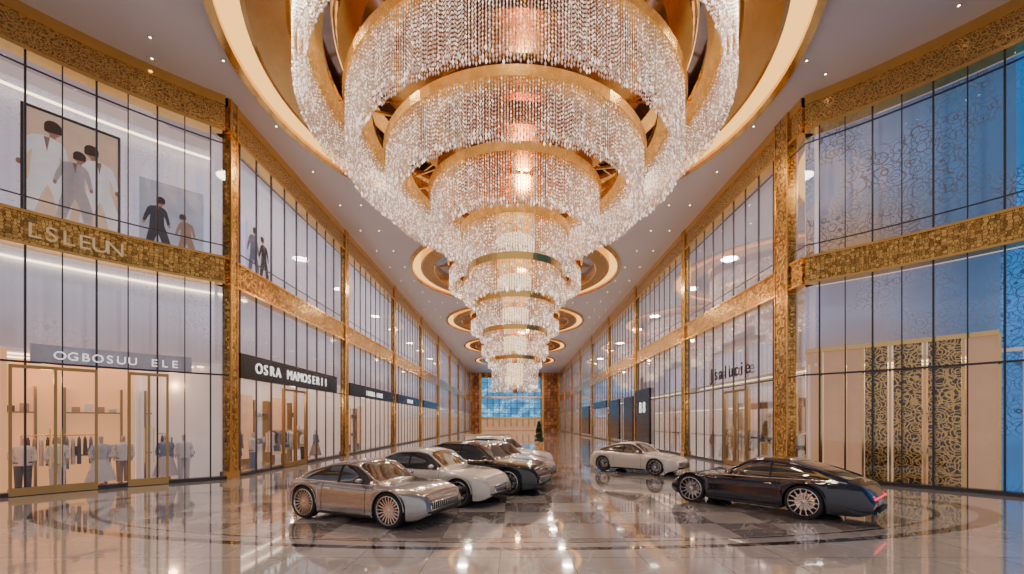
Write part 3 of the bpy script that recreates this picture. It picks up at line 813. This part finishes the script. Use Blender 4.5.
place_m(AL, 5.9, -.7, CL[3], CL[6]); place_m(AL, 5.0, -.9, CL[0], CL[2]); place_m(AL, 3.35, -.7, CL[6], CL[0], True); place_m(AL, 2.8, -1.0, CL[0], CL[4])
place_m(AL, 1.2, -.8, CL[0], CL[3]); place_m(AL, 4.3, -1.1, CL[0], CL[0]); place_m(AL, 1.7, -1.0, CL[1], CL[3], True); place_m(AL, .7, -1.0, CL[2], CL[5]); place_m(AL, 6.6, -.8, CL[4], CL[0])
place_m(SL, 1.5, -.8, CL[6], CL[0], True); place_m(SL, 3.0, -.8, CL[3], CL[1]); place_m(SL, 7.5, -.8, CL[0], CL[2]); place_m(SL, 9.2, -.9, CL[1], CL[4], True); place_m(SL, 2.2, -1.3, CL[0], CL[4]); place_m(SL, 8.3, -1.2, CL[4], CL[5])
place_m(SR, 2.4, -.9, CL[3], CL[1]); place_m(SR, 8.0, -.9, CL[0], CL[2], True); place_m(SR, 3.4, -1.1, CL[1], CL[2]); place_m(SR, 6.8, -.8, CL[4], CL[0]); place_m(SR, 9.4, -.9, CL[2], CL[1])
def rack(P, t0, t1, off, z=1.75):
    mb = MB(); n = int((t1-t0)/.13)
    a, b = P.at(t0, off), P.at(t1, off)
    mb.tube([(a[0], a[1], z), (b[0], b[1], z)], .02, M['goldp'])
    for p in (a, b):
        mb.tube([(p[0], p[1], 0), (p[0], p[1], z)], .02, M['goldp']); mb.box((p[0], p[1], .02), (.4, .4, .04), M['goldp'])
    for k in range(1, n):
        f = k/n; c = (a[0]+(b[0]-a[0])*f, a[1]+(b[1]-a[1])*f); nx, ny = P.n(t0); ln = random.choice((.7, .8, 1.0, 1.15)); m = random.choice(CL)
        ca = np.array((nx, ny)); ta = np.array((-ny, nx))
        rows = []
        for (zz, w_, th) in ((z-.04, .03, .01), (z-.09, .13, .03), (z-.16, .22, .045), (z-.3, .20, .05), (z-ln*.6, .19, .05), (z-ln, .24, .055)):
            rows.append([(c[0]+ca[0]*w_*cos(q)+ta[0]*th*sin(q), c[1]+ca[1]*w_*cos(q)+ta[1]*th*sin(q), zz) for q in np.linspace(0, 2*pi, 10, endpoint=False)])
        mb.grid(rows, m, True)
    mb.obj('clothes_rack', smooth=True)
rack(AL, .7, 1.9, -1.65); rack(AL, 5.6, 7.4, -1.6); rack(AL, 3.4, 5.0, -1.7)
rack(SL, .8, 4.0, -2.0); rack(SL, 6.2, 10.2, -2.0); rack(SL, 12, 16, -2.0); rack(SR, 1.2, 4.5, -2.); rack(SR, 6.5, 10., -2.)

def poster(P, t, off, z0, z1, w, bgc, figs, name='framed_poster', frame=True):
    a = P.at(t, off); nx, ny = P.n(t); root = empty(name, (a[0], a[1], 0), atan2(nx, -ny))
    mb = MB()
    mb.box((0, 0, (z0+z1)/2), (w, .05, z1-z0), bgc)
    if frame:
        for x in (-w/2, w/2): mb.box((x, -.02, (z0+z1)/2), (.07, .1, z1-z0+.07), M['mull'])
        for z in (z0, z1): mb.box((0, -.02, z), (w, .1, .07), M['mull'])
    for fi, (fx, fz, sc, m, skin) in enumerate(figs):
        y0 = -.034-.012*fi
        def poly(pts, mat, y): mb.quad([(fx+px*sc, y0+y, fz+pz*sc) for px, pz in pts], mat)
        lean = .10*(-1)**fi
        poly([(lean+.10*cos(q), 1.62+.135*sin(q)) for q in np.linspace(0, 2*pi, 16, endpoint=False)], skin, -.002)
        poly([(lean+.115*cos(q)-.01, 1.66+.12*sin(q)+(.0 if sin(q) > 0 else -.06)) for q in np.linspace(-.3, pi+.5, 12)], CL[5], -.003)
        poly([(lean*.6-.045, 1.40), (lean*.6+.045, 1.40), (lean+.04, 1.53), (lean-.04, 1.53)], skin, -.001)
        poly([(-.24, 1.34), (-.17, 1.42), (-.04, 1.46), (.06, 1.46), (.19, 1.41), (.25, 1.32), (.30, 1.10), (.33, .92), (.26, .88), (.21, 1.08), (.17, 1.16), (.18, .86), (.26, .60), (.34, .30), (.30, .02), (.16, .02), (.10, .35), (.02, .58), (-.06, .35), (-.14, .02), (-.30, .02), (-.26, .40), (-.20, .70), (-.17, 1.15), (-.22, 1.05), (-.30, .86), (-.36, .90), (-.31, 1.12)], m, -.004)
        for sx, zz in ((.30, .87), (-.33, .85)):
            poly([(sx+.035*cos(q), zz+.055*sin(q)) for q in np.linspace(0, 2*pi, 10, endpoint=False)], skin, -.005)
        poly([(-.03, 1.45), (.05, 1.45), (.015, 1.18)], CL[4], -.005)
    mb.obj('canvas', root)
poster(AL, 3.95, -1.2, 8.9, 12.3, 2.25, prin('poster_sand', (.62, .40, .27), .6, em=(1, .72, .5), es=.3, var=.45, vscale=1.2), [(-.62, 8.95, 1.75, CLW, SKN), (.60, 8.95, 1.55, CLW, SKN), (.02, 8.95, 1.35, CL[3], SKN)])
poster(AL, 1.5, -1.2, 8.6, 11.2, 1.9, prin('poster_sky', (.34, .36, .44), .6, em=(.9, .9, 1.), es=.2, var=.6, vscale=1.4), [(-.45, 8.6, 1.15, CL[2], SKN), (.4, 8.6, .9, CL[4], SKN)], frame=False)
poster(SL, 2.6, -.35, 8.6, 10.9, 1.6, M['curt'], [(-.35, 8.6, 1.2, CL[1], SKN), (.4, 8.6, 1.1, CL[2], SKN)], frame=False)

leaf = prin('foliage', (.02, .05, .02), .6, var=.4, vscale=8.)
def tree(x, y, sc=1.):
    root = empty('potted_cypress', (x, y, 0)); mb = MB(); root.scale = (sc, sc, sc)
    mb.lathe([(.001, 0), (.35, 0), (.45, .7), (.40, .7), (.38, .6), (.001, .6)], M['goldband'], seg=24)
    mb.tube([(0, 0, .6), (0, 0, 1.2)], .05, CL[5])
    mb.obj('pot', root)
    lf = MB()
    for k in range(520):
        z = random.uniform(.9, 3.2); r = .55*(1-(z-.9)/2.5)**.8*sqrt(random.random()); a = random.uniform(0, 2*pi)
        c = np.array((r*cos(a), r*sin(a), z)); u = rng.normal(size=3)*.08; v_ = rng.normal(size=3)*.08
        lf.quad([c-u, c+v_, c+u, c-v_], leaf)
    lf.obj('foliage', root)
tree(1.95, 34, .7)
k = MB()
k.box((-2.4, 36, .55), (3.6, 1.2, 1.1), CL[0]); k.box((-2.4, 36, 1.13), (3.9, 1.5, .06), M['goldp']); k.box((-2.4, 35.38, .1), (3.6, .03, .2), M['mull'])
k.obj('information_kiosk')

# ---------------------------------------------------------------- camera
cd = bpy.data.cameras.new('camera'); cam = bpy.data.objects.new('camera', cd); COL.objects.link(cam)
cam.location = (0, 0, CAM_Z); cam.rotation_euler = (pi/2, 0, 0)
cd.lens = 36*420/1024; cd.sensor_width = 36; cd.shift_y = 135/1024; cd.shift_x = -3/1024; cd.clip_end = 500; cd.clip_start = .05
bpy.context.scene.camera = cam
